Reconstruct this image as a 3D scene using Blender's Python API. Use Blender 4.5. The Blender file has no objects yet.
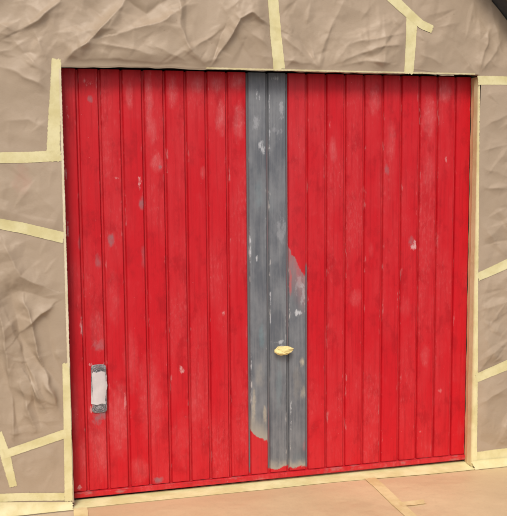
import bpy, bmesh, math, random
import numpy as np
from mathutils import Matrix, Vector

# ------------------------------------------------------------------ camera, sky, sun, exposure
sc = bpy.context.scene
cam_data = bpy.data.cameras.new("camera")
cam = bpy.data.objects.new("camera", cam_data)
sc.collection.objects.link(cam)
cam_data.sensor_fit = 'HORIZONTAL'
cam_data.sensor_width = 36.0
cam_data.lens = 36.0 * 848.6 / 507.0
cam_data.clip_end = 3000
right, up, back = Vector((0.96906, -0.24669, -0.00757)), Vector((0.03239, 0.09673, 0.99478)), Vector((-0.24467, -0.96425, 0.10173))
cm = Matrix.Identity(4)
for r in range(3):
    cm[r][0], cm[r][1], cm[r][2] = right[r], up[r], back[r]
cm.translation = Vector((-0.1233, -4.1506, 1.6003))
cam.matrix_world = cm
sc.camera = cam

SUN_EL, SUN_AZ = 46.0, -20.0          # elevation; degrees to the right of the wall's outward normal
world = bpy.data.worlds.new("World")
sc.world = world
world.use_nodes = True
wn = world.node_tree
wn.nodes.clear()
sky = wn.nodes.new('ShaderNodeTexSky')
sky.sky_type = 'NISHITA'
sky.sun_disc = False
sky.sun_elevation = math.radians(SUN_EL)
sky.sun_rotation = math.radians(180.0 - SUN_AZ)
sky.air_density = 0.8
sky.dust_density = 4.0
sky.ozone_density = 0.6
bg = wn.nodes.new('ShaderNodeBackground')
bg.inputs['Strength'].default_value = 0.12
wo = wn.nodes.new('ShaderNodeOutputWorld')
wn.links.new(sky.outputs[0], bg.inputs[0])
wn.links.new(bg.outputs[0], wo.inputs[0])

sun_data = bpy.data.lights.new("sun", 'SUN')
sun_data.energy = 1.5
sun_data.angle = math.radians(18)
sun_data.color = (1.0, 0.95, 0.87)
sun = bpy.data.objects.new("sun", sun_data)
sc.collection.objects.link(sun)
az, el = math.radians(SUN_AZ), math.radians(SUN_EL)
to_sun = Vector((math.sin(az) * math.cos(el), -math.cos(az) * math.cos(el), math.sin(el)))
sun.rotation_euler = to_sun.to_track_quat('Z', 'Y').to_euler()
sun.location = to_sun * 20

sc.view_settings.view_transform = 'Standard'
sc.view_settings.look = 'None'
sc.view_settings.exposure = 0.12
sc.view_settings.gamma = 1.0
sc.view_settings.use_curve_mapping = False

rng = random.Random(7)
COL = sc.collection
WALL = -0.075        # front face of the wall; the door's boards lie at y = 0
FLOOR = -0.015       # paper-covered ground in front of the door

# ------------------------------------------------------------------ node helpers
class NT:
    def __init__(s, name):
        s.mat = bpy.data.materials.new(name)
        s.mat.use_nodes = True
        s.t = s.mat.node_tree
        s.t.nodes.clear()
        s.out = s.t.nodes.new('ShaderNodeOutputMaterial')
        s.bsdf = s.t.nodes.new('ShaderNodeBsdfPrincipled')
        s.t.links.new(s.bsdf.outputs[0], s.out.inputs['Surface'])
        s.tc = s.t.nodes.new('ShaderNodeTexCoord')

    def put(s, sock, v):
        if isinstance(v, (int, float)):
            sock.default_value = v
        elif isinstance(v, (tuple, list)):
            if sock.type == 'RGBA' and len(v) == 3:
                v = (*v, 1)
            sock.default_value = v
        else:
            s.t.links.new(v, sock)

    def math(s, op, a, b=0.0, c=None, clamp=False):
        n = s.t.nodes.new('ShaderNodeMath')
        n.operation = op
        n.use_clamp = clamp
        s.put(n.inputs[0], a)
        s.put(n.inputs[1], b)
        if c is not None:
            s.put(n.inputs[2], c)
        return n.outputs[0]

    def map(s, scale=(1, 1, 1), loc=(0, 0, 0), rot=(0, 0, 0), src=None):
        n = s.t.nodes.new('ShaderNodeMapping')
        s.put(n.inputs['Vector'], src if src is not None else s.tc.outputs['Object'])
        n.inputs['Location'].default_value = loc
        n.inputs['Rotation'].default_value = rot
        n.inputs['Scale'].default_value = scale
        return n.outputs[0]

    def noise(s, vec, scale, detail=3, rough=0.55, dist=0.0, col=False):
        n = s.t.nodes.new('ShaderNodeTexNoise')
        s.put(n.inputs['Vector'], vec)
        n.inputs['Scale'].default_value = scale
        n.inputs['Detail'].default_value = detail
        n.inputs['Roughness'].default_value = rough
        n.inputs['Distortion'].default_value = dist
        return n.outputs['Color' if col else 'Fac']

    def ramp(s, v, lo, hi, a=0.0, b=1.0):
        n = s.t.nodes.new('ShaderNodeMapRange')
        n.interpolation_type = 'SMOOTHSTEP'
        s.put(n.inputs['Value'], v)
        s.put(n.inputs['From Min'], lo)
        s.put(n.inputs['From Max'], hi)
        s.put(n.inputs['To Min'], a)
        s.put(n.inputs['To Max'], b)
        return n.outputs['Result']

    def mix(s, f, a, b):
        n = s.t.nodes.new('ShaderNodeMix')
        n.data_type = 'RGBA'
        s.put(n.inputs[0], f)
        s.put(n.inputs[6], a)
        s.put(n.inputs[7], b)
        return n.outputs[2]

    def bump(s, h, strength, dist):
        n = s.t.nodes.new('ShaderNodeBump')
        n.inputs['Strength'].default_value = strength
        n.inputs['Distance'].default_value = dist
        s.put(n.inputs['Height'], h)
        s.t.links.new(n.outputs[0], s.bsdf.inputs['Normal'])

    def sep(s, v):
        n = s.t.nodes.new('ShaderNodeSeparateXYZ')
        s.put(n.inputs[0], v)
        return n.outputs

    def done(s, color, rough, spec=0.5):
        s.put(s.bsdf.inputs['Base Color'], color)
        s.put(s.bsdf.inputs['Roughness'], rough)
        s.bsdf.inputs['Specular IOR Level'].default_value = spec
        return s.mat

# ------------------------------------------------------------------ object helpers
def tag(o, label=None, cat=None, group=None, kind=None):
    if label: o['label'] = label
    if cat: o['category'] = cat
    if group: o['group'] = group
    if kind: o['kind'] = kind
    return o

def link(name, mesh, mat=None, parent=None, loc=(0, 0, 0), smooth=False):
    if mat is not None and not mesh.materials:
        mesh.materials.append(mat)
    if smooth:
        mesh.polygons.foreach_set('use_smooth', [True] * len(mesh.polygons))
    o = bpy.data.objects.new(name, mesh)
    COL.objects.link(o)
    o.parent = parent
    o.location = loc
    return o

def mesh_from(name, V, F):
    m = bpy.data.meshes.new(name)
    m.from_pydata([tuple(map(float, v)) for v in V], [], [tuple(f) for f in F])
    bm = bmesh.new()
    bm.from_mesh(m)
    bmesh.ops.recalc_face_normals(bm, faces=bm.faces)
    bm.to_mesh(m)
    bm.free()
    return m

def empty(name, loc):
    o = bpy.data.objects.new(name, None)
    o.empty_display_size = 0.1
    COL.objects.link(o)
    o.location = loc
    return o

def bevel_box(name, x0, x1, y0, y1, z0, z1, bev=0.002, seg=2):
    bm = bmesh.new()
    bmesh.ops.create_cube(bm, size=1)
    for v in bm.verts:
        v.co = Vector(((x0 + x1) / 2 + v.co.x * (x1 - x0), (y0 + y1) / 2 + v.co.y * (y1 - y0), (z0 + z1) / 2 + v.co.z * (z1 - z0)))
    if bev:
        bmesh.ops.bevel(bm, geom=bm.edges[:], offset=bev, segments=seg, affect='EDGES')
    m = bpy.data.meshes.new(name)
    bm.to_mesh(m)
    bm.free()
    return m

# ------------------------------------------------------------------ numpy noise used to crumple the paper
def hash2(i, j, k):
    return np.mod(np.sin(i * 127.1 + j * 311.7 + k * 74.7) * 43758.5453, 1.0)

def vnoise(x, z, s, k):
    X, Z = x / s, z / s
    i, j = np.floor(X), np.floor(Z)
    u, v = X - i, Z - j
    u, v = u * u * u * (u * (u * 6 - 15) + 10), v * v * v * (v * (v * 6 - 15) + 10)
    a, b, c, d = hash2(i, j, k), hash2(i + 1, j, k), hash2(i, j + 1, k), hash2(i + 1, j + 1, k)
    return (a + (b - a) * u) * (1 - v) + (c + (d - c) * u) * v - 0.5

def facets(x, z, s, k):
    """Tilted flat facets that meet in sharp creases, as in crumpled paper."""
    X, Z = x / s, z / s
    i, j = np.floor(X), np.floor(Z)
    best = np.full(X.shape, 1e9)
    for a in (-1, 0, 1):
        for b in (-1, 0, 1):
            ci, cj = i + a, j + b
            px, pz = ci + hash2(ci, cj, k), cj + hash2(ci, cj, k + 3)
            dx, dz = X - px, Z - pz
            d = np.sqrt((dx * dx + dz * dz) * 0.6 + 0.02) + (hash2(ci, cj, k + 5) - 0.5) * 0.7 \
                + (hash2(ci, cj, k + 7) - 0.5) * 0.9 * dx + (hash2(ci, cj, k + 9) - 0.5) * 0.9 * dz
            best = np.minimum(best, d)
    return best

def tin(x, z, s, k, ang, stretch=1.0):
    """Random heights on a triangular lattice, joined by flat triangles: straight, sharp creases."""
    c, q = math.cos(ang), math.sin(ang)
    X, Z = (x * c + z * q) / s, (-x * q + z * c) / (s * stretch)
    X = X + .35 * vnoise(X, Z, 1.7, k + 40)
    Z = Z + .35 * vnoise(X, Z, 1.7, k + 41)
    i, j = np.floor(X), np.floor(Z)
    u, v = X - i, Z - j
    a, b, cc, d = hash2(i, j, k), hash2(i + 1, j, k), hash2(i, j + 1, k), hash2(i + 1, j + 1, k)
    flip = hash2(i, j, k + 13) > .5
    t1 = np.where(u > v, a + (b - a) * u + (d - b) * v, a + (d - cc) * u + (cc - a) * v)
    t2 = np.where(u + v < 1, a + (b - a) * u + (cc - a) * v, d + (cc - d) * (1 - u) + (b - d) * (1 - v))
    return np.where(flip, t1, t2) - .5

_cr = random.Random(23)
CREASES = []
for _ in range(420):
    side = _cr.random()
    if side < .55: px_, pz_ = _cr.uniform(-.4, 2.45), _cr.uniform(2.08, 2.55)
    elif side < .80: px_, pz_ = _cr.uniform(-.42, -.01), _cr.uniform(.05, 2.1)
    else: px_, pz_ = _cr.uniform(2.13, 2.42), _cr.uniform(.05, 2.05)
    ln = _cr.choice((.035, .05, .08, .12, .20))
    CREASES.append((px_, pz_, _cr.uniform(0, math.pi), ln, _cr.uniform(.07, .22) * ln + .004, _cr.uniform(.12, .42) * _cr.choice((1, 1, -1))))

def creases(x, z):
    h = np.zeros(x.shape)
    fx, fz, fh = x.ravel(), z.ravel(), h.ravel()
    for px_, pz_, an, ln, w, slope in CREASES:
        m = np.nonzero((np.abs(fx - px_) < ln) & (np.abs(fz - pz_) < ln))[0]
        if len(m) == 0:
            continue
        dx, dz = fx[m] - px_, fz[m] - pz_
        al = (dx * math.cos(an) + dz * math.sin(an)) / (ln * .8)
        ac = -dx * math.sin(an) + dz * math.cos(an)
        ww = w * np.clip(1 - np.abs(al), 0, 1)
        side = np.where(ac > 0, 1.0, 2.2)             # one flank steep, the other long
        fh[m] += slope * np.clip(ww - np.abs(ac) / side, 0, None)
    return fh.reshape(x.shape)

def sstep(a, b, x):
    t = np.clip((x - a) / (b - a), 0, 1)
    return t * t * (3 - 2 * t)

def seg_dist(x, z, p, q):
    dx, dz = q[0] - p[0], q[1] - p[1]
    L2 = dx * dx + dz * dz
    t = ((x - p[0]) * dx + (z - p[1]) * dz) / L2
    tc = np.clip(t, 0, 1)
    ex, ez = x - p[0] - tc * dx, z - p[1] - tc * dz
    side = (x - p[0]) * dz - (z - p[1]) * dx
    return np.sqrt(ex * ex + ez * ez), tc, np.sign(side)

# folds seen in the wall paper: points (x, z) in metres, height, width of the flank on either side
FOLDS = [
    ([(0.008, 2.108), (0.147, 2.22), (0.255, 2.328), (0.326, 2.42)], .030, .050, .035),
    ([(-0.166, 2.246), (-0.094, 2.28), (0.007, 2.373)], .018, .014, .05),
    ([(-0.156, 2.14), (-0.116, 2.145)], -.008, .015, .015),
    ([(-0.109, 2.226), (-0.047, 2.07)], .012, .04, .02),
    ([(-0.261, 2.27), (-0.209, 2.245)], .008, .012, .02),
    ([(-0.263, 2.199), (-0.211, 2.191)], .007, .012, .02),
    ([(-0.265, 2.146), (-0.221, 2.156)], .007, .014, .014),
    ([(0.141, 2.351), (0.209, 2.313)], -.010, .012, .03),
    ([(0.325, 2.39), (0.404, 2.343), (0.466, 2.387)], -.020, .03, .015),
    ([(0.267, 2.242), (0.488, 2.304), (0.532, 2.343)], .024, .06, .03),
    ([(0.06, 2.125), (0.32, 2.118), (0.653, 2.105)], .010, .02, .03),
    ([(0.688, 2.1), (0.606, 2.178), (0.559, 2.27), (0.552, 2.43)], .022, .04, .04),
    ([(0.702, 2.105), (0.772, 2.206), (0.843, 2.326), (0.903, 2.352), (1.003, 2.303)], .028, .018, .06),
    ([(0.70, 2.11), (0.74, 2.2), (0.79, 2.33)], -.012, .02, .02),
    ([(0.635, 2.188), (0.734, 2.257)], .008, .012, .02),
    ([(1.243, 2.112), (1.176, 2.203), (1.155, 2.241)], -.014, .02, .012),
    ([(1.243, 2.112), (1.205, 2.21)], .010, .015, .02),
    ([(1.243, 2.112), (1.27, 2.22), (1.39, 2.46)], .013, .05, .03),
    ([(1.243, 2.112), (1.073, 2.239), (1.038, 2.295)], .014, .03, .02),
    ([(1.243, 2.117), (1.078, 2.14), (0.961, 2.15)], .010, .03, .02),
    ([(1.027, 2.18), (0.902, 2.262)], .010, .03, .02),
    ([(1.364, 2.14), (1.551, 2.213), (1.687, 2.227)], .014, .02, .04),
    ([(1.39, 2.224), (1.578, 2.264), (1.702, 2.287)], .010, .02, .03),
    ([(1.35, 2.12), (1.5, 2.14), (1.65, 2.13)], .010, .02, .02),
    ([(2.111, 2.075), (2.034, 2.176), (1.993, 2.216)], .010, .025, .025),
    ([(2.111, 2.075), (2.159, 2.246), (2.18, 2.323)], .012, .02, .03),
    ([(2.111, 2.075), (2.24, 2.248)], .010, .02, .03),
    ([(1.851, 2.312), (1.991, 2.342)], .006, .02, .03),
    ([(-0.019, 1.957), (-0.138, 2.023), (-0.267, 2.083)], .014, .05, .03),
    ([(-0.02, 2.02), (-0.12, 2.10), (-0.2, 2.2)], .010, .02, .03),
    ([(-0.034, 1.788), (-0.153, 1.842), (-0.255, 1.832)], .008, .03, .03),
    ([(-0.275, 1.269), (-0.213, 1.127), (-0.101, 1.076)], .030, .06, .04),
    ([(-0.306, 1.014), (-0.215, 1.057), (-0.035, 1.001)], -.014, .05, .04),
    ([(-0.204, 0.867), (-0.119, 0.948), (-0.072, 0.975)], .026, .015, .04),
    ([(-0.223, 0.844), (-0.136, 0.709), (-0.047, 0.587)], -.034, .05, .03),
    ([(-0.26, 0.9), (-0.20, 0.72), (-0.15, 0.60)], .028, .05, .03),
    ([(-0.197, 0.651), (-0.133, 0.516)], .030, .03, .014),
    ([(-0.317, 0.73), (-0.256, 0.525), (-0.25, 0.42)], -.040, .03, .04),
    ([(-0.051, 0.752), (-0.017, 0.673)], .010, .014, .02),
    ([(-0.12, 0.62), (-0.05, 0.5)], .014, .02, .02),
    ([(2.122, 1.796), (2.301, 1.897)], .012, .03, .05),
    ([(2.136, 1.692), (2.306, 1.729)], .008, .02, .03),
    ([(2.138, 1.619), (2.31, 1.565)], .009, .02, .03),
    ([(2.134, 1.513), (2.312, 1.49)], .009, .02, .03),
    ([(2.147, 1.194), (2.319, 1.222)], -.010, .02, .04),
    ([(2.159, 0.342), (2.339, 0.418)], .010, .03, .05),
    ([(2.17, 0.30), (2.18, 0.10)], .008, .015, .04),
    ([(1.798, 2.185), (1.91, 2.137)], .006, .02, .02),
    ([(1.752, 2.309), (1.906, 2.364)], .008, .02, .03),
    ([(1.47, 2.348), (1.549, 2.449)], .008, .03, .03),
    ([(0.779, 2.371), (0.854, 2.421)], .008, .03, .03),
    ([(-0.236, 0.436), (-0.188, 0.529)], .010, .02, .02),
    ([(2.156, 0.74), (2.328, 0.84)], .006, .03, .05),
    ([(2.153, 0.903), (2.284, 0.941)], .006, .03, .04),
    ([(-0.194, 0.335), (-0.058, 0.224)], .006, .05, .05),
    ([(0.415, 2.196), (0.581, 2.121)], .012, .04, .03),
    ([(0.182, 2.189), (0.414, 2.15)], .014, .04, .03),
    ([(-0.132, 1.521), (-0.023, 1.403)], .007, .03, .03),
    ([(-.33, 1.12), (-.29, .80), (-.265, .50), (-.27, .36)], .034, .020, .045),
    ([(-.25, 1.05), (-.215, .80), (-.17, .56), (-.15, .42)], -.030, .030, .022),
    ([(-.19, 1.00), (-.15, .78), (-.085, .58), (-.05, .46)], .030, .035, .016),
    ([(-.11, .93), (-.07, .74), (-.03, .62)], -.018, .020, .016),
    ([(-.23, .62), (-.20, .48), (-.17, .38)], .020, .014, .03),
]

# tape on the wall: centre line (x, z), widths at both ends
WALL_TAPES = [
    ('upper_left_edge', [(-0.018, 2.120), (-0.028, 1.95), (-0.040, 1.78), (-0.047, 1.655)], .042, .062,
     'crinkled pale yellow tape beside the red door\'s upper left edge, top end frayed'),
    ('left_cross', [(-0.40, 1.668), (-0.15, 1.672), (-0.008, 1.680)], .050, .050,
     'level pale yellow tape across the left paper, ending at the door\'s edge'),
    ('left_diagonal', [(-0.40, 1.392), (-0.20, 1.349), (-0.008, 1.297)], .048, .052,
     'yellow tape sloping down to the door across the left paper'),
    ('lower_left_edge', [(-0.017, 0.70), (-0.018, 0.45), (-0.021, 0.2), (-0.024, 0.02)], .033, .038,
     'upright yellow tape beside the red door\'s lower left edge'),
    ('left_rising', [(-0.315, 0.280), (-0.16, 0.322), (-0.028, 0.358)], .040, .044,
     'short yellow tape rising towards the door over the lower left paper'),
    ('left_patch', [(-0.345, 0.385), (-0.312, 0.29), (-0.277, 0.118)], .052, .034,
     'torn yellow tape end hanging down across the lower left paper'),
    ('left_base', [(-0.50, 0.080), (-0.25, 0.066), (-0.042, 0.046)], .042, .038,
     'yellow tape along the foot of the wall left of the door'),
    ('right_top', [(2.118, 2.062), (2.25, 2.064), (2.45, 2.060)], .046, .042,
     'level yellow tape right of the door\'s top corner, under the header paper'),
    ('right_diagonal_upper', [(2.140, 1.030), (2.24, 1.066), (2.40, 1.132)], .044, .054,
     'upper of two yellow tapes rising away from the door over the right paper'),
    ('right_diagonal_lower', [(2.140, 0.480), (2.24, 0.512), (2.40, 0.562)], .048, .060,
     'lower of two yellow tapes rising away from the door over the right paper'),
    ('right_base', [(2.140, 0.040), (2.25, 0.043), (2.46, 0.045)], .056, .058,
     'yellow tape along the foot of the wall right of the door'),
    ('header_upright', [(1.008, 2.60), (1.014, 2.42), (1.026, 2.25), (1.043, 2.094)], .050, .058,
     'upright yellow tape on the header paper above the grey boards'),
    ('header_join', [(1.743, 2.372), (1.736, 2.24), (1.729, 2.088)], .060, .050,
     'short upright yellow tape on the header paper below the slanting one'),
    ('header_slant', [(1.570, 2.515), (1.69, 2.415), (1.795, 2.335), (1.855, 2.313)], .058, .040,
     'slanting yellow tape crossing the top of the header paper'),
]

def pinned(x, z):
    d = np.full(x.shape, 1.0)
    for _, pts, w0, w1, _ in WALL_TAPES:
        for p, q in zip(pts[:-1], pts[1:]):
            dd, _, _ = seg_dist(x, z, p, q)
            d = np.minimum(d, dd)
    # fixed along the opening's edge as well
    d = np.minimum(d, np.where(z < 2.09, np.minimum(np.abs(x + 0.005), np.abs(x - 2.14)), 1.0) + 0.012)
    d = np.minimum(d, np.where((x > -0.02) & (x < 2.15), np.abs(z - 2.085), 1.0) + 0.015)
    return sstep(0.010, 0.085, d)

def wall_h(x, z):
    """How far the paper stands off the wall, in metres."""
    x, z = np.asarray(x, float), np.asarray(z, float)
    h = 0.020 * vnoise(x, z, 0.30, 11) + 0.008 * vnoise(x, z, 0.13, 12)
    calm = 0.45 + 1.1 * np.clip(vnoise(x, z, 0.28, 31) + 0.4, 0, 1)
    h = h + calm * (0.030 * tin(x, z, .15, 21, .5, 1.5) + 0.014 * tin(x, z, .075, 22, 1.3, 1.4)
                    + 0.0050 * tin(x, z, .034, 23, 2.3, 1.5) + .0014 * tin(x, z, .016, 24, .2, 1.3))
    h = h + creases(x, z)
    for pts, amp, wl, wr in FOLDS:
        n = len(pts) - 1
        best = np.full(x.shape, 1e9)
        contrib = np.zeros(x.shape)
        jx, jz = x + 0.012 * vnoise(x, z, 0.05, 41), z + 0.012 * vnoise(x, z, 0.05, 42)
        for i in range(n):
            d, t, s = seg_dist(jx, jz, pts[i], pts[i + 1])
            tt = (i + t) / n
            w = np.where(s > 0, wl, wr)
            prof = np.exp(-d / w) * (0.35 + 0.65 * np.sin(np.pi * np.clip(tt * 0.86 + 0.07, 0, 1)))
            contrib = np.where(d < best, prof, contrib)
            best = np.minimum(best, d)
        h = h + 1.45 * amp * contrib
    f = pinned(x, z)
    h = (h + 0.003) * (0.20 + 0.80 * f)
    # soft limit so the paper neither sinks into the wall nor billows far out
    return 0.004 + 0.075 * np.log1p(np.exp((h + 0.002) / 0.012)) * 0.012 / 0.075

def zroof(x):
    return 3.815 - np.abs(np.asarray(x, float) - 0.90) * 1.036

# ------------------------------------------------------------------ materials
def paper_material(name, base, seed, dirt=True):
    n = NT(name)
    v = n.map(loc=(seed * 3.1, seed * 1.7, seed * 2.3))
    big = n.noise(v, 2.2, 3)
    mid = n.noise(v, 16, 4, 0.6)
    fib = n.noise(n.map(scale=(90, 90, 420), loc=(seed, 0, 0)), 1.0, 3, 0.6)
    b = base
    c = n.mix(n.ramp(big, .3, .7), (b[0] * .93, b[1] * .92, b[2] * .90), (b[0] * 1.05, b[1] * 1.05, b[2] * 1.05))
    c = n.mix(n.math('MULTIPLY', n.ramp(mid, .5, .75), .35), c, (b[0] * .84, b[1] * .81, b[2] * .78))
    c = n.mix(n.math('MULTIPLY', n.ramp(fib, .45, .8), .22), c, (b[0] * .72, b[1] * .66, b[2] * .6))
    if dirt:
        spot = n.ramp(n.noise(v, 42, 2, .5), .745, .79)
        c = n.mix(n.math('MULTIPLY', spot, .3), c, (b[0] * .5, b[1] * .42, b[2] * .36))
    h = n.math('ADD', n.math('MULTIPLY', fib, .25), n.math('MULTIPLY', n.noise(v, 48, 4, .6), .7))
    n.bump(h, .35, .0020)
    m = n.done(c, n.ramp(mid, .3, .7, .46, .60), .45)
    return m, n, c

def tape_material(name, seed, tint=(1, 1, 1)):
    n = NT(name)
    v = n.map(loc=(seed * 2.1, seed, seed * 1.3))
    big = n.noise(v, 9, 4, .6)
    crepe = n.noise(v, 420, 2, .5)
    b = (0.715 * tint[0], 0.645 * tint[1], 0.345 * tint[2])
    c = n.mix(n.ramp(big, .32, .66), (b[0] * .88, b[1] * .86, b[2] * .80), (b[0] * 1.04, b[1] * 1.05, b[2] * 1.12))
    c = n.mix(n.math('MULTIPLY', n.ramp(n.noise(v, 38, 4, .6), .54, .74), .35), c, (b[0] * .80, b[1] * .76, b[2] * .66))
    h = n.math('ADD', n.math('MULTIPLY', crepe, .5), n.math('MULTIPLY', n.noise(v, 45, 4, .6, .6), 1.2))
    n.bump(h, .4, .0018)
    return n.done(c, .62, .3)

KRAFT = (0.41, 0.318, 0.226)

def kraft(i, stain=None):
    m, n, c = paper_material("kraft_paper_%d" % i, KRAFT, i + 1)
    if stain:
        x, z, rx, rz, col, k = stain
        s = n.sep(n.tc.outputs['Object'])
        w = n.noise(n.tc.outputs['Object'], 30, 3)
        dx = n.math('DIVIDE', n.math('SUBTRACT', s[0], x), rx)
        dz = n.math('DIVIDE', n.math('SUBTRACT', s[2], z), rz)
        d = n.math('ADD', n.math('MULTIPLY', dx, dx), n.math('MULTIPLY', dz, dz))
        f = n.ramp(n.math('ADD', d, n.math('MULTIPLY', w, 1.6)), 1.7, .5, 0, k)
        n.put(n.bsdf.inputs['Base Color'], n.mix(f, c, col))
    return m

# red enamel with scuffs: one material per board, the marks given in that board's own space
RED, RED_DULL, RED_DEEP = (0.545, 0.0075, 0.0155), (0.55, 0.024, 0.031), (0.36, 0.0045, 0.010)
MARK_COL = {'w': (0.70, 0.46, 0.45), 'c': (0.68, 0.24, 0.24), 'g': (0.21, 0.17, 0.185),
            'W': (0.62, 0.63, 0.65), 'T': (0.17, 0.26, 0.28), 'Y': (0.58, 0.50, 0.36), 'R': (0.50, 0.10, 0.10)}

def mark_masks(n, col, marks, seed):
    loc = n.tc.outputs['Object']
    s = n.sep(loc)
    warp = n.noise(n.map(scale=(1, 1, .6), loc=(seed, seed * .7, 0)), 38, 4, .65)
    grit = n.noise(n.map(scale=(1, 1, .22), loc=(seed * 2, 0, seed)), 150, 4, .72)
    for (x, z, rx, rz, t, k) in marks:
        dx = n.math('DIVIDE', n.math('SUBTRACT', s[0], x), rx)
        dz = n.math('DIVIDE', n.math('SUBTRACT', s[2], z), rz)
        d = n.math('ADD', n.math('MULTIPLY', dx, dx), n.math('MULTIPLY', dz, dz))
        if t == 'c':      # chalky, sanded, also the sheen painted on lower left boards: broken up and soft
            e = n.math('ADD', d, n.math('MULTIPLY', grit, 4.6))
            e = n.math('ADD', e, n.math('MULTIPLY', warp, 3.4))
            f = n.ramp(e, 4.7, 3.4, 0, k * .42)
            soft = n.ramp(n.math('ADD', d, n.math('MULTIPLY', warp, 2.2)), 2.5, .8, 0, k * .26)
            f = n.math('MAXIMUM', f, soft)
        elif t in 'wW':   # bare chips and scrapes: crisp
            e = n.math('ADD', d, n.math('MULTIPLY', warp, 5.0))
            e = n.math('ADD', e, n.math('MULTIPLY', grit, 2.2))
            f = n.ramp(e, 4.25, 3.3, 0, k * .8)
        else:
            e = n.math('ADD', d, n.math('MULTIPLY', warp, 2.4))
            f = n.ramp(e, 2.1, .9, 0, k * .85)
        col = n.mix(f, col, MARK_COL[t])
    return col

def red_base(n, seed, chalk=.5):
    v = n.map(scale=(1, 1, .35), loc=(seed * 1.37, seed * .5, seed * 2.9))
    big = n.noise(v, 5, 4, .55)
    streak = n.noise(n.map(scale=(75, 20, 2.4), loc=(seed * 7.1, 0, seed)), 1, 4, .6)
    fine = n.noise(n.map(scale=(1, 1, .3), loc=(seed, seed, 0)), 95, 4, .65)
    c = n.mix(n.ramp(big, .36, .66), RED, RED_DULL)
    cloud = n.noise(n.map(scale=(1, 1, .55), loc=(seed * 2.2, 4, seed * .8)), 11, 5, .7)
    c = n.mix(n.math('MULTIPLY', n.ramp(cloud, .50, .66), .55), c, RED_DEEP)
    c = n.mix(n.math('MULTIPLY', n.ramp(cloud, .44, .28), .22), c, (.60, .06, .07))
    c = n.mix(n.math('MULTIPLY', n.ramp(streak, .45, .75), .5), c, RED_DEEP)
    c = n.mix(n.math('MULTIPLY', n.ramp(n.math('MULTIPLY', fine, n.ramp(big, .35, .7, .75, 1.15)), .52, .74), chalk), c, (.60, .10, .105))
    # specks of bare metal and dust
    sp = n.noise(n.map(loc=(seed * 5, 0, seed * 3)), 130, 2, .5)
    c = n.mix(n.math('MULTIPLY', n.ramp(sp, .745, .78), .45), c, (.62, .42, .41))
    return c, big, fine, streak

def edge_chips(n, col, halfw, seed, k, colr=(.55, .40, .39)):
    s = n.sep(n.tc.outputs['Object'])
    ax = n.math('ABSOLUTE', s[0])
    e = n.ramp(ax, halfw - .014, halfw - .006)
    w = n.noise(n.map(scale=(1, 1, .25), loc=(seed * 3.3, 0, seed * 1.1)), 34, 4, .7)
    f = n.math('MULTIPLY', e, n.ramp(w, .58, .68, 0, k))
    return n.mix(f, col, colr)

def red_board_material(i, marks, halfw):
    n = NT("red_enamel_%02d" % i)
    c, big, fine, streak = red_base(n, i + 1.0, .28)
    c = edge_chips(n, c, halfw, i, .28)
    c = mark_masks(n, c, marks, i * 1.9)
    n.bump(n.math('ADD', n.math('MULTIPLY', big, 2.2), n.math('ADD', n.math('MULTIPLY', fine, .18), n.math('MULTIPLY', streak, .2))), .5, .0022)
    return n.done(c, n.ramp(fine, .3, .7, .42, .60), .24)

def grey_board_material(i, marks, halfw, lo=None, hi=None, under=None):
    """Grey primer over the red; lo / hi = (z at left edge, z at right edge) of the primer's ragged ends."""
    n = NT("grey_primer_%02d" % i)
    red, big, fine, streak = red_base(n, i + 1.0, .3)
    v = n.map(loc=(i * 3.7, 0, i), scale=(1, 1, .5))
    b2 = n.noise(v, 9, 5, .65)
    s2 = n.noise(n.map(scale=(90, 20, 3), loc=(i * 1.1, 0, 0)), 1, 4, .6)
    g = n.mix(n.ramp(b2, .34, .66), (.105, .115, .132), (.185, .195, .208))
    g = n.mix(n.math('MULTIPLY', n.ramp(s2, .4, .75), .4), g, (.27, .275, .28))
    g = n.mix(n.math('MULTIPLY', n.ramp(n.noise(v, 5, 2), .55, .7), .4), g, (.15, .19, .21))
    g = n.mix(n.math('MULTIPLY', n.ramp(fine, .60, .74), .35), g, (.09, .09, .095))
    g = mark_masks(n, g, marks, i * 2.3)
    g = edge_chips(n, g, halfw, i + 5, .75, (.58, .55, .52))
    s = n.sep(n.tc.outputs['Object'])
    u = n.math('ADD', n.math('DIVIDE', s[0], halfw * 2), .5)
    w1 = n.noise(n.map(scale=(1, 1, .6), loc=(i, 0, 4)), 22, 5, .65)
    col = g
    if lo:
        line = n.math('ADD', n.math('MULTIPLY_ADD', u, lo[1] - lo[0], lo[0]), n.math('MULTIPLY', n.math('SUBTRACT', w1, .5), .10))
        dz = n.math('SUBTRACT', s[2], line)
        col = n.mix(n.ramp(n.math('ADD', dz, n.math('MULTIPLY', b2, .06)), .16 if i == 9 else .085, .03, 0, .7), col, (.40, .36, .29))        # thin, yellowed end of the primer
        col = n.mix(n.ramp(dz, .004, -.004), col, red)
    if hi:
        line = n.math('ADD', n.math('MULTIPLY_ADD', u, hi[1] - hi[0], hi[0]), n.math('MULTIPLY', n.math('SUBTRACT', w1, .5), .12))
        dz = n.math('SUBTRACT', line, s[2])
        thin = n.ramp(n.math('ADD', dz, n.math('MULTIPLY', b2, .2)), .36, .08, 0, .8)
        smear = n.mix(n.ramp(b2, .4, .6), (.36, .20, .20), (.45, .09, .10))
        col = n.mix(n.math('MULTIPLY', thin, n.ramp(s2, .25, .55, .45, 1)), col, smear)
        col = n.mix(n.ramp(dz, .006, -.004), col, red)
        col = mark_masks(n, col, under or [], 77)
    n.bump(n.math('ADD', n.math('MULTIPLY', big, 2.2), n.math('MULTIPLY', fine, .35)), .5, .0022)
    return n.done(col, n.ramp(b2, .3, .7, .36, .52), .4)

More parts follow.
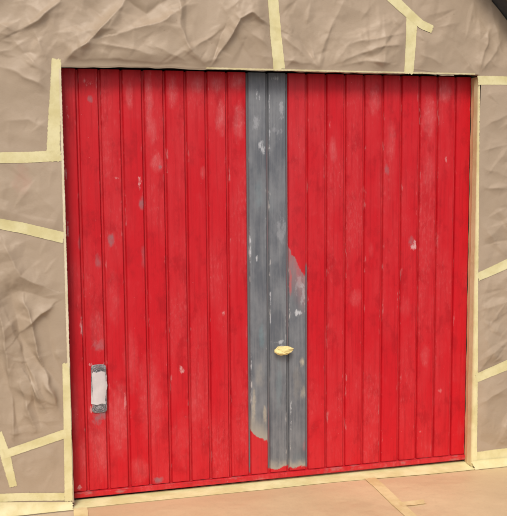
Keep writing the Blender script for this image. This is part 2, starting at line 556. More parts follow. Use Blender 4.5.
# ------------------------------------------------------------------ ground
def ground_material():
    n = NT("driveway_concrete")
    v = n.tc.outputs['Object']
    a = n.noise(v, 1.3, 5, .6)
    c = n.mix(n.ramp(a, .3, .7), (.30, .285, .26), (.38, .365, .34))
    c = n.mix(n.math('MULTIPLY', n.ramp(n.noise(v, 60, 4, .6), .4, .7), .3), c, (.22, .21, .19))
    n.bump(n.noise(v, 120, 4, .6), .3, .004)
    return n.done(c, .85, .3)

gm = mesh_from("ground", [(-600, -600, -0.03), (600, -600, -0.03), (600, 600, -0.03), (-600, 600, -0.03)], [(0, 1, 2, 3)])
tag(link("ground", gm, ground_material()), kind='structure')

# ------------------------------------------------------------------ garage wall and roof
def wall_material():
    n = NT("dark_brown_render")
    v = n.tc.outputs['Object']
    a = n.noise(v, 7, 5, .6)
    c = n.mix(n.ramp(a, .3, .7), (.085, .066, .048), (.13, .10, .075))
    n.bump(n.noise(v, 80, 4, .6), .5, .004)
    return n.done(c, .9, .2)

def build_wall():
    bm = bmesh.new()
    xl, xr, xa = -0.70, 2.50, 0.90
    ol, orr, oh = 0.0, 2.134, 2.098
    def pz(x): return float(zroof(x)) - 0.004
    outer = [(xl, -0.03), (ol, -0.03), (ol, oh), (orr, oh), (orr, -0.03), (xr, -0.03), (xr, pz(xr)), (xa, pz(xa)), (xl, pz(xl))]
    y0, y1 = WALL, WALL + 0.12
    a = [bm.verts.new((x, y0, z)) for x, z in outer]
    b = [bm.verts.new((x, y1, z)) for x, z in outer]
    bm.faces.new(a)
    bm.faces.new(list(reversed(b)))
    for i in range(len(outer)):
        j = (i + 1) % len(outer)
        bm.faces.new((a[i], b[i], b[j], a[j]))
    # side and rear walls of the garage, butted behind the front
    def bx(x0, x1, ya, yb, z0, z1):
        r = bmesh.ops.create_cube(bm, size=1)
        for v in r['verts']:
            v.co = Vector(((x0 + x1) / 2 + v.co.x * (x1 - x0), (ya + yb) / 2 + v.co.y * (yb - ya), (z0 + z1) / 2 + v.co.z * (z1 - z0)))
    bx(xl, xl + .1, y1, 4.6, -.03, pz(xl))
    bx(xr - .1, xr, y1, 4.6, -.03, pz(xr))
    pent = [(xl, -0.03), (xr, -0.03), (xr, pz(xr)), (xa, pz(xa)), (xl, pz(xl))]
    a = [bm.verts.new((x, 4.6, z)) for x, z in pent]
    b = [bm.verts.new((x, 4.7, z)) for x, z in pent]
    bm.faces.new(a)
    bm.faces.new(list(reversed(b)))
    for i in range(5):
        j = (i + 1) % 5
        bm.faces.new((a[i], b[i], b[j], a[j]))
    bmesh.ops.recalc_face_normals(bm, faces=bm.faces)
    m = bpy.data.meshes.new("garage_wall")
    bm.to_mesh(m)
    bm.free()
    return m

garage = empty("garage", (0.90, WALL, -0.03))
tag(garage, 'garage with a red ribbed door and dark gable roof, walls masked in paper', 'garage', kind='thing')
def under(o, parent):
    o.parent = parent
    o.location = Vector(o.location) - Vector(parent.location)
    return o
under(link("wall", build_wall(), wall_material()), garage)

def roof_materials():
    n = NT("dark_stained_timber")
    v = n.map(scale=(6, 6, 60), rot=(0, math.radians(46), 0))
    a = n.noise(v, 1.0, 4, .6)
    c = n.mix(n.ramp(a, .3, .7), (.075, .060, .043), (.13, .105, .075))
    n.bump(a, .4, .003)
    t = n.done(c, .7, .3)
    n = NT("roof_felt")
    v = n.tc.outputs['Object']
    a = n.noise(v, 40, 4, .6)
    c = n.mix(a, (.04, .04, .042), (.09, .088, .085))
    n.bump(a, .4, .004)
    return t, n.done(c, .9, .2)

timber, felt = roof_materials()
for s in (-1, 1):
    n_ = 1.0 / math.sqrt(1 + 1.036 ** 2)
    def slab(y0, y1, t0, t1, length):
        V = []
        for y in (y0, y1):
            for (u, t) in ((0, t0), (length, t0), (length, t1), (0, t1)):
                V.append((s * u, y, -1.036 * u + t / n_))
        return [V[i] for i in range(8)], [(0, 1, 2, 3), (7, 6, 5, 4), (0, 4, 5, 1), (1, 5, 6, 2), (2, 6, 7, 3), (3, 7, 4, 0)]
    V, F = slab(-0.198, 4.8, 0.0, .10, 1.78)
    under(link("roof_slope", mesh_from("roof_slope", V, F), felt, None, (0.90, 0.0, 3.815)), garage)
    V, F = slab(-0.222, -0.199, -.006, .13, 1.79)
    under(link("bargeboard", mesh_from("bargeboard", V, F), timber, None, (0.90, 0.0, 3.815)), garage)

# ------------------------------------------------------------------ garage door
SEAMS = [-0.004, 0.075] + [0.075 + 0.10353 * k for k in range(1, 20)] + [2.137]
MARKS = [(0.026, 1.895, 0.01, 0.056, 'w', 0.6), (0.014, 1.613, 0.007, 0.057, 'w', 0.6), (0.014, 1.317, 0.007, 0.076, 'w', 0.6),
 (0.067, 0.848, 0.012, 0.069, 'w', 0.7), (0.069, 1.263, 0.014, 0.043, 'g', 0.5), (0.123, 2.027, 0.023, 0.028, 'w', 0.6),
 (0.135, 1.947, 0.018, 0.023, 'g', 0.7), (0.152, 1.168, 0.019, 0.049, 'g', 0.5), (0.141, 0.755, 0.044, 0.04, 'g', 0.45),
 (0.143, 0.834, 0.044, 0.129, 'c', 0.45), (0.217, 1.273, 0.019, 0.043, 'g', 0.8), (0.243, 1.573, 0.017, 0.01, 'w', 0.6),
 (0.32, 1.969, 0.019, 0.076, 'c', 0.8), (0.363, 1.552, 0.015, 0.038, 'w', 1.0), (0.371, 1.455, 0.02, 0.049, 'g', 0.75),
 (0.375, 1.19, 0.02, 0.069, 'g', 0.35), (0.415, 1.946, 0.02, 0.143, 'c', 0.8), (0.448, 1.644, 0.035, 0.049, 'c', 0.8),
 (0.462, 1.624, 0.015, 0.014, 'g', 0.6), (0.427, 1.803, 0.024, 0.067, 'c', 0.6), (0.528, 1.986, 0.029, 0.077, 'c', 0.7),
 (0.554, 0.608, 0.016, 0.03, 'w', 0.7), (0.661, 2.022, 0.035, 0.044, 'c', 0.8), (0.675, 1.598, 0.016, 0.034, 'c', 0.6),
 (0.751, 2.028, 0.036, 0.039, 'c', 0.7), (0.77, 1.863, 0.03, 0.088, 'c', 0.9), (0.769, 0.888, 0.015, 0.026, 'w', 0.5),
 (0.858, 2.04, 0.04, 0.049, 'c', 0.8), (0.861, 1.844, 0.031, 0.108, 'c', 0.9), (1.338, 1.837, 0.011, 0.03, 'w', 0.5),
 (1.355, 1.705, 0.022, 0.071, 'c', 0.7), (1.584, 1.961, 0.033, 0.081, 'c', 0.6), (1.675, 1.757, 0.028, 0.104, 'c', 0.5),
 (1.654, 1.601, 0.016, 0.036, 'g', 0.6), (1.889, 1.872, 0.042, 0.125, 'c', 0.9), (1.893, 1.6, 0.04, 0.106, 'c', 0.4),
 (1.979, 2.008, 0.04, 0.062, 'c', 0.7), (1.99, 1.652, 0.009, 0.019, 'w', 0.6), (1.806, 1.198, 0.02, 0.037, 'w', 0.9),
 (1.794, 1.225, 0.023, 0.037, 'g', 0.7), (1.479, 0.933, 0.039, 0.048, 'c', 0.5), (1.764, 0.866, 0.034, 0.065, 'c', 0.3),
 (1.567, 1.184, 0.017, 0.042, 'c', 0.3), (1.884, 0.603, 0.029, 0.066, 'c', 0.5), (1.976, 0.403, 0.018, 0.022, 'w', 0.3),
 (1.86, 0.177, 0.012, 0.017, 'w', 0.5), (0.428, 0.05, 0.035, 0.021, 'g', 0.8), (0.035, 0.053, 0.015, 0.016, 'w', 0.8),
 (0.239, 0.376, 0.06, 0.204, 'c', 0.6), (0.39, 0.466, 0.061, 0.257, 'c', 0.45), (0.138, 0.232, 0.058, 0.153, 'c', 0.5),  # large soft patches: sanding dust plus satin sheen painted into the lower left boards
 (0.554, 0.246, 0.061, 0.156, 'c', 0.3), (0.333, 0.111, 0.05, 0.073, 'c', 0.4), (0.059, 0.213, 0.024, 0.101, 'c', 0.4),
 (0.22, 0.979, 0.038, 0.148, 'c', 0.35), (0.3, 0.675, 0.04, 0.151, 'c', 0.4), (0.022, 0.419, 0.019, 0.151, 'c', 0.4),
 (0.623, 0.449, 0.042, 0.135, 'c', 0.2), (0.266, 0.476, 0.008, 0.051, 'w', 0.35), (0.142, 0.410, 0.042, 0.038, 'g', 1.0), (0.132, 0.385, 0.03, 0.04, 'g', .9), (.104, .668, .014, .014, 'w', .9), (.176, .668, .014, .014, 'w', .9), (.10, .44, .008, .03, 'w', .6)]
GREY_MARKS = [(0.978, 1.716, 0.024, 0.055, 'W', 0.75), (1.06, 1.80, 0.03, 0.05, 'W', 0.22), (0.953, 1.985, 0.005, 0.04, 'W', 1.0),
 (0.966, 1.965, 0.005, 0.03, 'W', 0.8), (0.950, 1.162, 0.008, 0.022, 'W', .9), (0.972, 0.764, 0.022, 0.09, 'T', 0.6),
 (0.96, 1.5, 0.03, 0.12, 'T', 0.3), (1.07, 0.72, 0.034, 0.014, 'W', 0.7), (0.925, 0.40, 0.014, 0.12, 'Y', 0.6),
 (0.913, 1.22, 0.006, 0.09, 'W', .9), (0.913, 0.62, 0.006, 0.10, 'W', .7), (1.113, 1.92, 0.006, 0.07, 'W', 1), (1.112, 1.55, 0.005, 0.05, 'W', .8),
 (1.018, 1.85, .005, .2, 'W', .6), (1.018, .9, .005, .12, 'W', .7), (0.95, 1.84, .03, .05, 'W', .3), (1.08, 1.9, .025, .06, 'W', .35), (1.075, 1.3, .03, .09, 'W', .2),
 (0.96, .55, .03, .08, 'Y', .18), (0.985, .34, .012, .06, 'Y', .6), (1.06, 0.5, 0.02, 0.2, 'T', .3), (1.05, 2.06, .03, .015, 'W', .4)]
MIX_MARKS = [(1.160, 0.869, 0.042, 0.022, 'W', 0.95), (1.186, 0.609, 0.018, 0.032, 'Y', 0.8), (1.125, 1.03, 0.010, 0.09, 'R', .9),
 (1.19, 0.97, 0.02, 0.08, 'W', .35), (1.217, 1.02, .005, .10, 'W', .95), (1.218, .80, .005, .08, 'W', .9), (1.218, .42, .005, .12, 'W', .8), (1.126, .33, .005, .12, 'W', .7), (1.16, .5, .03, .12, 'Y', .14),
 (1.17, 1.02, .03, .07, 'W', .25), (1.19, .45, .02, .05, 'Y', .4), (1.20, .16, .015, .07, 'R', .3)]

door = under(empty("door", (1.067, 0.0, -0.003)), garage)
door['label'] = 'red ribbed garage door with three grey primed boards'
DX, DZ = 1.067, -0.003
GAP = 0.0075
Z0, Z1 = 0.031, 2.088

def board_mesh(width):
    w = width / 2 - GAP / 2
    prof = [(-w, .015), (-w + .0035, .0035), (-w + .0062, .0), (-w * .45, -.0006), (w * .45, -.0006), (w - .0062, .0), (w - .0035, .0035), (w, .015)]
    H = Z1 - Z0
    V = [(x, y, 0) for x, y in prof] + [(x, y, H) for x, y in prof]
    k = len(prof)
    F = [(i, i + 1, i + 1 + k, i + k) for i in range(k - 1)]
    F += [tuple(range(k)), tuple(range(2 * k - 1, k - 1, -1)), (k - 1, 0, k, 2 * k - 1)]
    m = mesh_from("board", V, F)
    m.materials.append(None)
    return m

shared = board_mesh(0.10353)
for i in range(len(SEAMS) - 1):
    a, b = SEAMS[i], SEAMS[i + 1]
    cx, wid = (a + b) / 2, b - a
    me = shared if abs(wid - 0.10353) < 1e-4 else board_mesh(wid)
    hw = wid / 2 - GAP / 2
    o = link("board", me, None, door, (cx - DX, rng.uniform(-.0012, .0012), Z0 - DZ))
    o.rotation_euler = (0, 0, rng.uniform(-.012, .012))
    loc = lambda L: [(x - cx, z - Z0, rx, rz, t, k) for (x, z, rx, rz, t, k) in L if a - rx * .5 < x < b + rx * .5]
    if i == 9:
        mat = grey_board_material(i, loc(GREY_MARKS), hw, lo=(0.27 - Z0, 0.185 - Z0))
    elif i == 10:
        mat = grey_board_material(i, loc(GREY_MARKS), hw, lo=(0.05 - Z0, 0.05 - Z0))
    elif i == 11:
        mat = grey_board_material(i, [], hw, lo=(0.045 - Z0, 0.045 - Z0), hi=(1.21 - Z0, 1.05 - Z0), under=loc(MIX_MARKS))
    else:
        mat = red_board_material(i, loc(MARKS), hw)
    o.material_slots[0].link = 'OBJECT'
    o.material_slots[0].material = mat
    if i in (9, 10, 11):
        o['label'] = {9: 'grey primed board whose lowest part is red', 10: 'grey primed board carrying the taped handle',
                      11: 'board red above and grey primed below a ragged edge'}[i]

# the pressed sheet behind the boards, seen in the grooves
n = NT("groove_enamel")
c, big, fine, streak = red_base(n, 40, .15)
s_ = n.sep(n.tc.outputs['Object'])
xin = n.math('MULTIPLY', n.ramp(s_[0], 0.898 - DX, 0.902 - DX), n.ramp(s_[0], 1.127 - DX, 1.123 - DX))
xin2 = n.math('MULTIPLY', n.ramp(s_[0], 1.10 - DX, 1.104 - DX), n.ramp(s_[0], 1.234 - DX, 1.23 - DX))
xin2 = n.math('MULTIPLY', xin2, n.ramp(s_[2], 1.14, 1.10))
gz = n.math('MULTIPLY', n.math('MAXIMUM', xin, xin2), n.ramp(n.math('ADD', s_[2], n.math('MULTIPLY', n.noise(n.tc.outputs['Object'], 25, 3), .08)), .08, .10))
c = n.mix(n.math('MULTIPLY', gz, n.ramp(streak, .2, .5, .75, 1)), c, (.14, .145, .155))
groove = n.done(c, .55, .35)
link("backing_sheet", bevel_box("backing_sheet", 0.0015 - DX, 2.1325 - DX, 0.0145, 0.024, 0.01, 2.088, 0), groove, door)

n = NT("rail_enamel")
c, big, fine, streak = red_base(n, 51, .45)
v = n.map(scale=(.35, 1, 1), loc=(3, 0, 0))
c = n.mix(n.math('MULTIPLY', n.ramp(n.noise(v, 30, 5, .65), .52, .68), .55), c, (.36, .20, .19))
c = n.mix(n.math('MULTIPLY', n.ramp(n.noise(v, 13, 4, .65), .56, .70), .55), c, (.16, .05, .05))
n.bump(n.noise(v, 60, 4, .6), .5, .003)
rail_mat = n.done(c, .5, .35)
link("bottom_rail", bevel_box("bottom_rail", 0.003 - DX, 2.131 - DX, -0.013, 0.022, 0.003, 0.0305, .004, 3), rail_mat, door)
link("top_rail", bevel_box("top_rail", 0.003 - DX, 2.131 - DX, 0.0275, 0.045, 2.03, 2.088, .003), rail_mat, door)

# oval-ended escutcheon with its middle masked by a white card
def esc_mat():
    n = NT("worn_dark_metal")
    v = n.tc.outputs['Object']
    a = n.noise(v, 90, 4, .7)
    c = n.mix(n.ramp(a, .38, .62), (.13, .12, .125), (.36, .34, .35))
    c = n.mix(n.math('MULTIPLY', n.ramp(n.noise(v, 45, 3, .6), .55, .7), .6), c, (.42, .10, .11))
    n.bump(a, .6, .003)
    return n.done(c, .42, .5)

def sgnpow(v):
    return math.copysign(abs(v) ** .55, v)

def oval(name, hw, hz, y0, y1, inset, cz=0.0, segs=12):
    out = []
    for k in range(segs + 1):
        t = math.pi * k / segs
        out.append((hw * sgnpow(math.cos(t)), hz - hw * .6 + hw * .6 * sgnpow(math.sin(t))))
    for k in range(segs + 1):
        t = math.pi + math.pi * k / segs
        out.append((hw * sgnpow(math.cos(t)), -hz + hw * .6 + hw * .6 * sgnpow(math.sin(t))))
    k = len(out)
    sc_ = lambda p, f: (p[0] * f, p[1] * (1 - (1 - f) * hw / hz))
    V = [(x, y0, z + cz) for x, z in out] + [(x, y1 + .002, z + cz) for x, z in out]
    V += [(sc_(p, inset)[0], y1, sc_(p, inset)[1] + cz) for p in out]
    F = []
    for r in (0, k):
        for i in range(k):
            j = (i + 1) % k
            F.append((r + i, r + j, r + j + k, r + i + k))
    F += [tuple(range(2 * k, 3 * k)), tuple(range(k - 1, -1, -1))]
    return mesh_from(name, V, F)

em = esc_mat()
esc = link("escutcheon_plate", oval("escutcheon_plate", .0365, .121, 0.0, -0.007, .93), em, door, (0.1405 - DX, -0.0007, 0.543 - DZ))
esc['label'] = 'worn dark metal plate with rounded ends, its middle masked white'
# raised concentric arcs at both ends belong to the plate's own mesh
bm = bmesh.new()
bm.from_mesh(esc.data)
for sgn in (1, -1):
    for rad in (.012, .021, .030):
        rows = []
        for k in range(13):
            t = math.pi * k / 12
            rows.append([bm.verts.new((rr * math.cos(t), yy, sgn * (.082 + rr * math.sin(t)))) for rr, yy in ((rad - .0026, -.0068), (rad, -.0105), (rad + .0026, -.0068))])
        for k in range(12):
            for q in range(2):
                f = (rows[k][q], rows[k][q + 1], rows[k + 1][q + 1], rows[k + 1][q])
                bm.faces.new(f if sgn < 0 else f[::-1])
bm.to_mesh(esc.data)
bm.free()
n = NT("white_masking_card")
v = n.tc.outputs['Object']
cc = n.mix(n.ramp(n.noise(v, 20, 4, .6), .35, .7), (.58, .53, .52), (.66, .61, .60))
n.bump(n.noise(v, 60, 4, .6), .4, .002)
card_mat = n.done(cc, .6, .3)
V, F = [], []
NX, NZ = 7, 15
for j in range(NZ):
    for i in range(NX):
        u, w = i / (NX - 1) - .5, j / (NZ - 1) - .5
        ex = .002 * math.sin(9 * w + 1) + .0015 * math.sin(23 * w)
        V.append((u * (.076 + ex) + .0035 * w + ex * .4, -.0135 + .012 * abs(u * 1.9) ** 4 - .0012 * math.sin(7 * w + 3 * u), w * .162 + .003 * math.sin(11 * u) + .006))
for j in range(NZ - 1):
    for i in range(NX - 1):
        q = j * NX + i
        F.append((q, q + 1, q + NX + 1, q + NX))
tag(link("masking_card", mesh_from("masking_card", V, F), card_mat, None, (0.1405, -0.0007, 0.542), smooth=True),
    'small white card taped over the dark metal plate on the red door', 'masking card')

# T-shaped lock handle wrapped in crumpled tape
hm = esc_mat()
bm = bmesh.new()
r1 = bmesh.ops.create_cone(bm, cap_ends=True, segments=16, radius1=.022, radius2=.018, depth=.006)
for v in r1['verts']:
    v.co = Vector((v.co.x, -.003 - v.co.z, v.co.y))
r1 = bmesh.ops.create_cone(bm, cap_ends=True, segments=12, radius1=.008, radius2=.008, depth=.03)
for v in r1['verts']:
    v.co = Vector((v.co.x, -.019 + v.co.z, v.co.y))
r1 = bmesh.ops.create_cone(bm, cap_ends=True, segments=10, radius1=.006, radius2=.006, depth=.044)
for v in r1['verts']:
    v.co = Vector((v.co.z, -.038 + v.co.x, v.co.y))
m = bpy.data.meshes.new("lock_handle")
bm.to_mesh(m)
bm.free()
lock = link("lock_handle", m, hm, door, (1.078 - DX, 0, .682 - DZ))
tm = tape_material("handle_tape", 9.0, (1.12, 1.04, .82))
bm = bmesh.new()
bmesh.ops.create_icosphere(bm, subdivisions=4, radius=1.0)
P = np.array([v.co[:] for v in bm.verts])
q = P.copy()
ang = np.arctan2(q[:, 2], q[:, 1])
# squarish, lopsided cross-section, one pointed end, sharp facets
d = 1.08 + .55 * (facets(q[:, 0] * .6 + q[:, 1] * .4, q[:, 2] * 1.5 - q[:, 1] * .5 + q[:, 0] * .3, .60, 61) - .5) + .22 * (facets(q[:, 0] + 3, q[:, 2] + q[:, 1], .22, 62) - .6)
q *= d[:, None]
X = q[:, 0] * .054
Zs = np.sign(q[:, 2]) * np.abs(q[:, 2]) ** .75 * .025 * (1 - .30 * np.clip(q[:, 0], -1, 1) * (q[:, 2] > 0) - .45 * np.clip(q[:, 0] - .35, 0, 1))
Zs += .10 * X
Y = -.032 + q[:, 1] * .022
for v, x, y, z in zip(bm.verts, X, Y, Zs):
    v.co = Vector((x, y, z))
m = bpy.data.meshes.new("tape_wrap")
bm.to_mesh(m)
bm.free()
tag(link("tape_wrap", m, tm, None, (1.078, 0, .682)), 'crumpled lump of yellow tape wrapped round the handle on the grey boards', 'tape')

# ------------------------------------------------------------------ paper sheets on the wall
def sheet(name, quad, mat, label, group=None, layer=0.0, step=.0045, drop=None, lip=False):
    """quad: four (x, z) corners: bottom left, bottom right, top right, top left."""
    bl, br, tr, tl = [np.array(p, float) for p in quad]
    nx = max(2, int(max(np.linalg.norm(br - bl), np.linalg.norm(tr - tl)) / step))
    nz = max(2, int(max(np.linalg.norm(tl - bl), np.linalg.norm(tr - br)) / step))
    u, v = np.meshgrid(np.linspace(0, 1, nx + 1), np.linspace(0, 1, nz + 1))
    P = (bl * ((1 - u) * (1 - v))[..., None] + br * (u * (1 - v))[..., None] + tr * (u * v)[..., None] + tl * ((1 - u) * v)[..., None])
    x, z = P[..., 0], P[..., 1]
    h = wall_h(x, z) + layer
    x2 = x + .004 * vnoise(x, z, .05, 71)
    z2 = z + .004 * vnoise(x, z, .05, 72)
    if lip:      # hanging lower edge is wavy and turns under towards the door
        z2 = z2 + sstep(.05, 0, np.abs(z - 2.086)) * ((x > -.003) & (x < 2.132)) * (.010 * vnoise(x, z * 0, .16, 73) + .004 * vnoise(x, z * 0, .04, 74) + .002)
    V = np.stack([x2, WALL - h, z2], -1).reshape(-1, 3)
    w = nx + 1
    keep = np.ones((nz, nx), bool)
    if drop is not None:
        xc, zc = x[:-1, :-1] + step / 2, z[:-1, :-1] + step / 2
        keep = ~drop(xc, zc)
    jj, ii = np.nonzero(keep)
    q = jj * w + ii
    F = np.stack([q, q + 1, q + w + 1, q + w], -1)
    V = list(map(tuple, V))
    F = list(map(tuple, F))
    if lip:
        row = int(np.argmin(np.abs(z[:, nx // 2] - 2.0862)))
        row += int(not keep[min(row, nz - 1), nx // 2])
        ks = [i for i in range(w) if 0.0 < x[row, i] < 2.131]
        prev = [row * w + i for i in ks]
        for r in range(1, 5):
            base = len(V)
            for i in ks:
                vx, vy, vz = V[row * w + i]
                t = r / 4
                V.append((vx, vy + (WALL + .030 - vy) * t, vz - .003 * math.sin(t * 3.1) + .004 * t))
            cur = list(range(base, base + len(ks)))
            for i in range(len(ks) - 1):
                F.append((prev[i], cur[i], cur[i + 1], prev[i + 1]))
            prev = cur
    m = bpy.data.meshes.new(name)
    m.from_pydata(V, [], F)
    bm = bmesh.new()
    bm.from_mesh(m)
    bmesh.ops.delete(bm, geom=[v for v in bm.verts if not v.link_faces], context='VERTS')
    bm.to_mesh(m)
    bm.free()
    o = link(name, m, mat, smooth=True)
    tag(o, label, 'masking paper', group)
    return o

above = lambda x, z: z > zroof(x) - .008
def drop_header_left(x, z):
    return above(x, z) | ((x > 0.0005) & (z < 2.0855)) | (x > 1.03 + 0 * z)
sheet("masking_paper", [(-.5, 1.665), (1.03, 1.665), (1.03, 2.75), (-.5, 2.75)], kraft(0),
      'large crumpled brown paper over the door\'s top left corner', layer=.0, drop=drop_header_left, lip=True)
# hanging lips are separate strips only in geometry of the straight sheets; the left header gets its own turned edge below
sheet("masking_paper", [(1.02, 2.086), (1.745, 2.086), (1.745, 2.85), (1.02, 2.85)], kraft(1),
      'brown paper between the two upright tapes above the door', layer=.0014, drop=above, lip=True)
sheet("masking_paper", [(1.735, 2.086), (2.49, 2.052), (2.49, 2.85), (1.735, 2.85)], kraft(2),
      'brown paper over the door\'s top right corner, running up under the roof', layer=.0004, drop=lambda x, z: above(x, z) | ((x < 2.12) & (z < 2.086)), lip=True)
sheet("masking_paper", [(-.5, 1.395), (.0012, 1.291), (.0012, 1.68), (-.5, 1.672)], kraft(3, (-0.19, 1.57, .06, .09, (.46, .20, .15), .3)),
      'left paper with a faint red smudge between level and sloping tapes', layer=.0012)
sheet("masking_paper", [(-.5, .012), (.0012, .012), (.0012, 1.304), (-.5, 1.41)], kraft(4),
      'tall deeply creased brown paper on the wall low left of the door', layer=.0004)
sheet("masking_paper", [(2.135, 1.020), (2.49, 1.150), (2.49, 2.066), (2.135, 2.066)], kraft(5),
      'brown paper right of the door above both rising tapes', layer=.0016)
sheet("masking_paper", [(2.135, .470), (2.49, .585), (2.49, 1.165), (2.135, 1.035)], kraft(6),
      'smooth brown paper right of the door between the two rising tapes', layer=.0006)
sheet("masking_paper", [(2.135, .010), (2.49, .012), (2.49, .598), (2.135, .484)], kraft(7),
      'brown paper right of the door below both rising tapes', layer=.0012)

# paper wrapped round the right jamb
jm, jn, jc = paper_material("kraft_jamb", (.68, .48, .25), 12, False)
V, F = [], []
ny, nz = 8, 220
for j in range(nz + 1):
    for i in range(ny + 1):
        z = -.021 + (2.082 + .021) * j / nz
        y = -.002 + (WALL - .003 + .002) * i / ny
        V.append((2.1300 - .0025 * math.sin(9 * z + 3 * i / ny) * (.3 + i / ny) * .4 - .0012 * math.sin(37 * z), y, z))
for j in range(nz):
    for i in range(ny):
        q = j * (ny + 1) + i
        F.append((q, q + 1, q + ny + 2, q + ny + 1))
tag(link("jamb_paper", mesh_from("jamb_paper", V, F), jm, smooth=True), 'narrow orange-brown paper strip lining the door opening\'s right side', 'masking paper')

# ------------------------------------------------------------------ tape on the wall
def ribbon(name, pts, w0, w1, place, mat, label, group=None, seed=0, nacross=8, step=.006, ragged=.0015):
    pts = [np.array(p, float) for p in pts]
    L = [0.0]
    for p, q in zip(pts[:-1], pts[1:]):
        L.append(L[-1] + np.linalg.norm(q - p))
    nl = max(4, int(L[-1] / step))
    A, B = [], []
    for k in range(nl + 1):
        s = L[-1] * k / nl
        i = min(len(pts) - 2, max(0, int(np.searchsorted(L, s, side='right')) - 1))
        t = (s - L[i]) / (L[i + 1] - L[i])
        p = pts[i] * (1 - t) + pts[i + 1] * t
        d0 = pts[i + 1] - pts[i]
        dn = pts[min(i + 2, len(pts) - 1)] - pts[min(i + 1, len(pts) - 2)]
        d0, dn = d0 / np.linalg.norm(d0), dn / np.linalg.norm(dn)
        d = d0 * (1 - t) + dn * t
        d /= np.linalg.norm(d)
        nrm = np.array([-d[1], d[0]])
        w = w0 + (w1 - w0) * k / nl
        for c in range(nacross + 1):
            u = c / nacross - .5
            rag = ragged * (2 * rng.random() - 1) if c in (0, nacross) else 0
            end = 0
            if k in (0, nl):
                end = (rng.random() - .5) * .010
            A.append(p + nrm * (u * w + rag) + d * end)
    A = np.array(A)
    V = place(A[:, 0], A[:, 1], seed)
    F = []
    w = nacross + 1
    for k in range(nl):
        for c in range(nacross):
            q = k * w + c
            F.append((q, q + 1, q + w + 1, q + w))
    m = bpy.data.meshes.new(name)
    m.from_pydata([tuple(map(float, v)) for v in V], [], F)
    o = link(name, m, mat, smooth=True)
    tag(o, label, 'tape', group)
    return o

def on_wall(x, z, seed):
    off = .0026 + .0002 * (seed % 5) + .0005 * np.clip(tin(x + seed, z, .03, 80 + seed, .4 * seed) + .2, 0, 1)
    return np.stack([x, WALL - wall_h(x, z) - off, z], -1)

for k, (nm, pts, w0, w1, lab) in enumerate(WALL_TAPES):
    frayed = .0016 if nm in ('upper_left_edge', 'left_patch') else .0007
    ribbon("masking_tape", pts, w0, w1, on_wall, tape_material("tape_%02d" % k, k * 1.7, (1, 1, 1)), lab, seed=k, ragged=frayed)

# thin tape edge between the left papers and the door
ribbon("masking_tape", [(-.0035, 2.075), (-.0035, 1.6), (-.004, 1.2), (-.005, .68)], .010, .012, on_wall, tape_material("tape_thin", 31, (1.02, .98, 1.25)),
       'thin pale tape edge down the door\'s left side above the upright tape', seed=3, nacross=3, ragged=.001)
# thin tape under the header's edge
def on_lip(x, z, seed):
    return np.stack([x, WALL - wall_h(x, z) - .0028, z], -1)
ribbon("masking_tape", [(.68, 2.093), (1.2, 2.0925), (1.72, 2.093), (2.10, 2.094)], .008, .007, on_lip, tape_material("tape_lip", 33, (.95, .92, 1.0)),
       'thin tape along the lower edge of the header paper', seed=2, nacross=3, ragged=.0008)
# tape folded round the right jamb's arris
def on_jamb(u, z, seed):
    u = np.asarray(u)
    x = np.where(u < 0, 2.1255, 2.1255 + u)
    y = np.where(u < 0, WALL - .0095 - u, WALL - .0095 - .6 * wall_h(np.maximum(x, 2.13), z) * (u > 0) * sstep(0, .012, u))
    x = x - .0015 * facets(z, z * .3, .05, 77) * (u <= 0)
    return np.stack([x, y, z], -1)
ribbon("masking_tape", [(-.019, 2.072), (-.018, 1.6), (-.016, 1.0), (-.012, .4), (-.008, -.012)], .050, .080, on_jamb, tape_material("tape_jamb", 35),
       'long upright yellow tape folded round the edge right of the door', seed=1, nacross=10, ragged=.0008)

# ------------------------------------------------------------------ paper and tape on the ground
def floor_h(x, y):
    h = .005 + .005 * vnoise(x, y, .35, 101) + .007 * tin(x, y, .22, 102, .3, .8) + .0034 * tin(x, y, .08, 103, -.5, .9) + .0012 * tin(x, y, .03, 104, .7, .9)
    return .0035 + np.clip(h, 0, None) * (.25 + .75 * sstep(-.09, -.25, y))

def floor_sheet(quad, mat, label, layer):
    a, b, c, d = [np.array(p, float) for p in quad]
    st = .008
    nx = int(np.linalg.norm(b - a) / st)
    ny = int(np.linalg.norm(d - a) / st)
    u, v = np.meshgrid(np.linspace(0, 1, nx + 1), np.linspace(0, 1, ny + 1))
    P = a * ((1 - u) * (1 - v))[..., None] + b * (u * (1 - v))[..., None] + c * (u * v)[..., None] + d * ((1 - u) * v)[..., None]
    x, y = P[..., 0], P[..., 1]
    V = np.stack([x, y, FLOOR - .008 + layer + floor_h(x, y)], -1).reshape(-1, 3)
    w = nx + 1
    jj, ii = np.nonzero(np.ones((ny, nx), bool))
    q = jj * w + ii
    F = np.stack([q, q + 1, q + w + 1, q + w], -1)
    m = bpy.data.meshes.new("floor_paper")
    m.from_pydata(list(map(tuple, V)), [], list(map(tuple, F)))
    tag(link("floor_paper", m, mat, smooth=True), label, 'masking paper')

FK = (.70, .535, .31)
def fk(i):
    return paper_material("floor_kraft_%d" % i, FK if i else (.56, .45, .32), 20 + i)[0]
floor_sheet([(-.7, -1.15), (.04, -1.15), (.04, -.06), (-.7, -.06)], fk(0), 'pinkish brown ground paper left of the door', .0)
floor_sheet([(.02, -1.15), (1.535, -1.15), (1.535, -.03), (.02, -.03)], fk(1), 'long brown ground paper before the red door', .0016)
floor_sheet([(1.515, -1.15), (2.6, -1.15), (2.6, -.06), (1.515, -.06)], fk(2), 'brown ground paper at the door\'s right end, beyond the crossing tape', .0004)

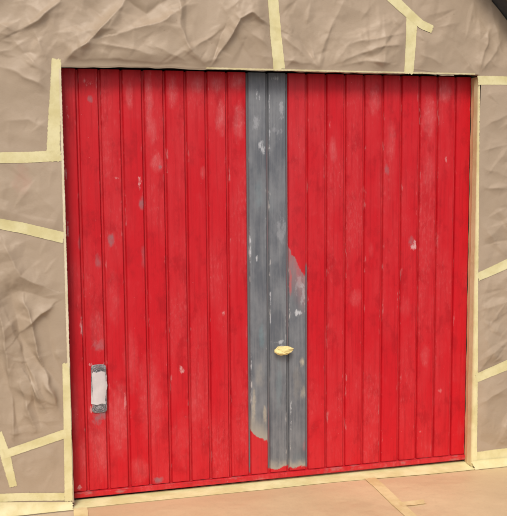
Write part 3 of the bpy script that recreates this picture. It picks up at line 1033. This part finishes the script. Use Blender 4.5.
def on_floor(x, y, seed):
    return np.stack([x, y, FLOOR - .008 + .0035 + .0004 * seed + floor_h(x, y) + .001 * facets(x, y, .03, 60 + seed)], -1)
ribbon("masking_tape", [(-.02, -.050), (.43, -.047), (.9, -.043), (1.38, -.040), (1.9, -.054), (2.134, -.056)], .112, .150, on_floor, tape_material("tape_sill", 41, (1.16, 1.30, 1.25)),
       'broad pale yellow tape on the ground along the red door\'s foot', seed=1, nacross=14, ragged=.0008)
def fillet(x, u, seed):
    """Tape running from the foot of the wall out over the ground: u = 0 at its upper edge, 1 at its outer edge."""
    x, u = np.asarray(x), np.clip(np.asarray(u), 0, 1)
    top = np.where(x < 1, .052 - (x + .34) * .10, .022)
    out = np.where(x < 1, -.118, -.134)
    y = WALL - .016 + (out - (WALL - .016)) * sstep(0, 1, u) - .5 * wall_h(x, np.full(x.shape, .03)) * (1 - u)
    gnd = FLOOR - .0062 + floor_h(x, np.full(x.shape, -.12)) + .001 * seed
    z = top + (gnd - top) * (1 - (1 - u) ** 1.6) + .0012 * facets(x, u * .05, .04, 63)
    return np.stack([x, y, z], -1)
ribbon("masking_tape", [(2.122, .5), (2.35, .5), (2.6, .5)], 1.0, 1.0, fillet, tape_material("tape_right_ground", 42, (1.02, 1.0, 1.0)),
       'yellow tape sealing wall to ground right of the door', seed=2, ragged=0)
ribbon("masking_tape", [(-.7, .5), (-.3, .5), (-.004, .5)], 1.0, 1.0, fillet, tape_material("tape_left_ground", 43, (1.0, .99, 1.04)),
       'yellow tape sealing wall to ground left of the door', seed=2, ragged=0)
ribbon("masking_tape", [(.031, -.10), (.026, -.35), (.02, -.7)], .066, .064, on_floor, tape_material("tape_ground_join", 44, (1.12, 1.08, 1.0)),
       'yellow tape running out from the door\'s left foot over the ground join', seed=3, ragged=.0008)
ribbon("masking_tape", [(1.528, -.10), (1.526, -.35), (1.522, -.9)], .062, .054, on_floor, tape_material("tape_ground_cross", 45, (1.1, 1.0, .92)),
       'tan yellow tape crossing the ground paper away from the door', seed=3, ragged=.0008)
ribbon("masking_tape", [(1.535, -.475), (1.66, -.476)], .052, .050, on_floor, tape_material("tape_ground_stub", 46, (1.1, 1.0, .92)),
       'short tape stub branching off the crossing tape on the ground', seed=4, ragged=.0008)
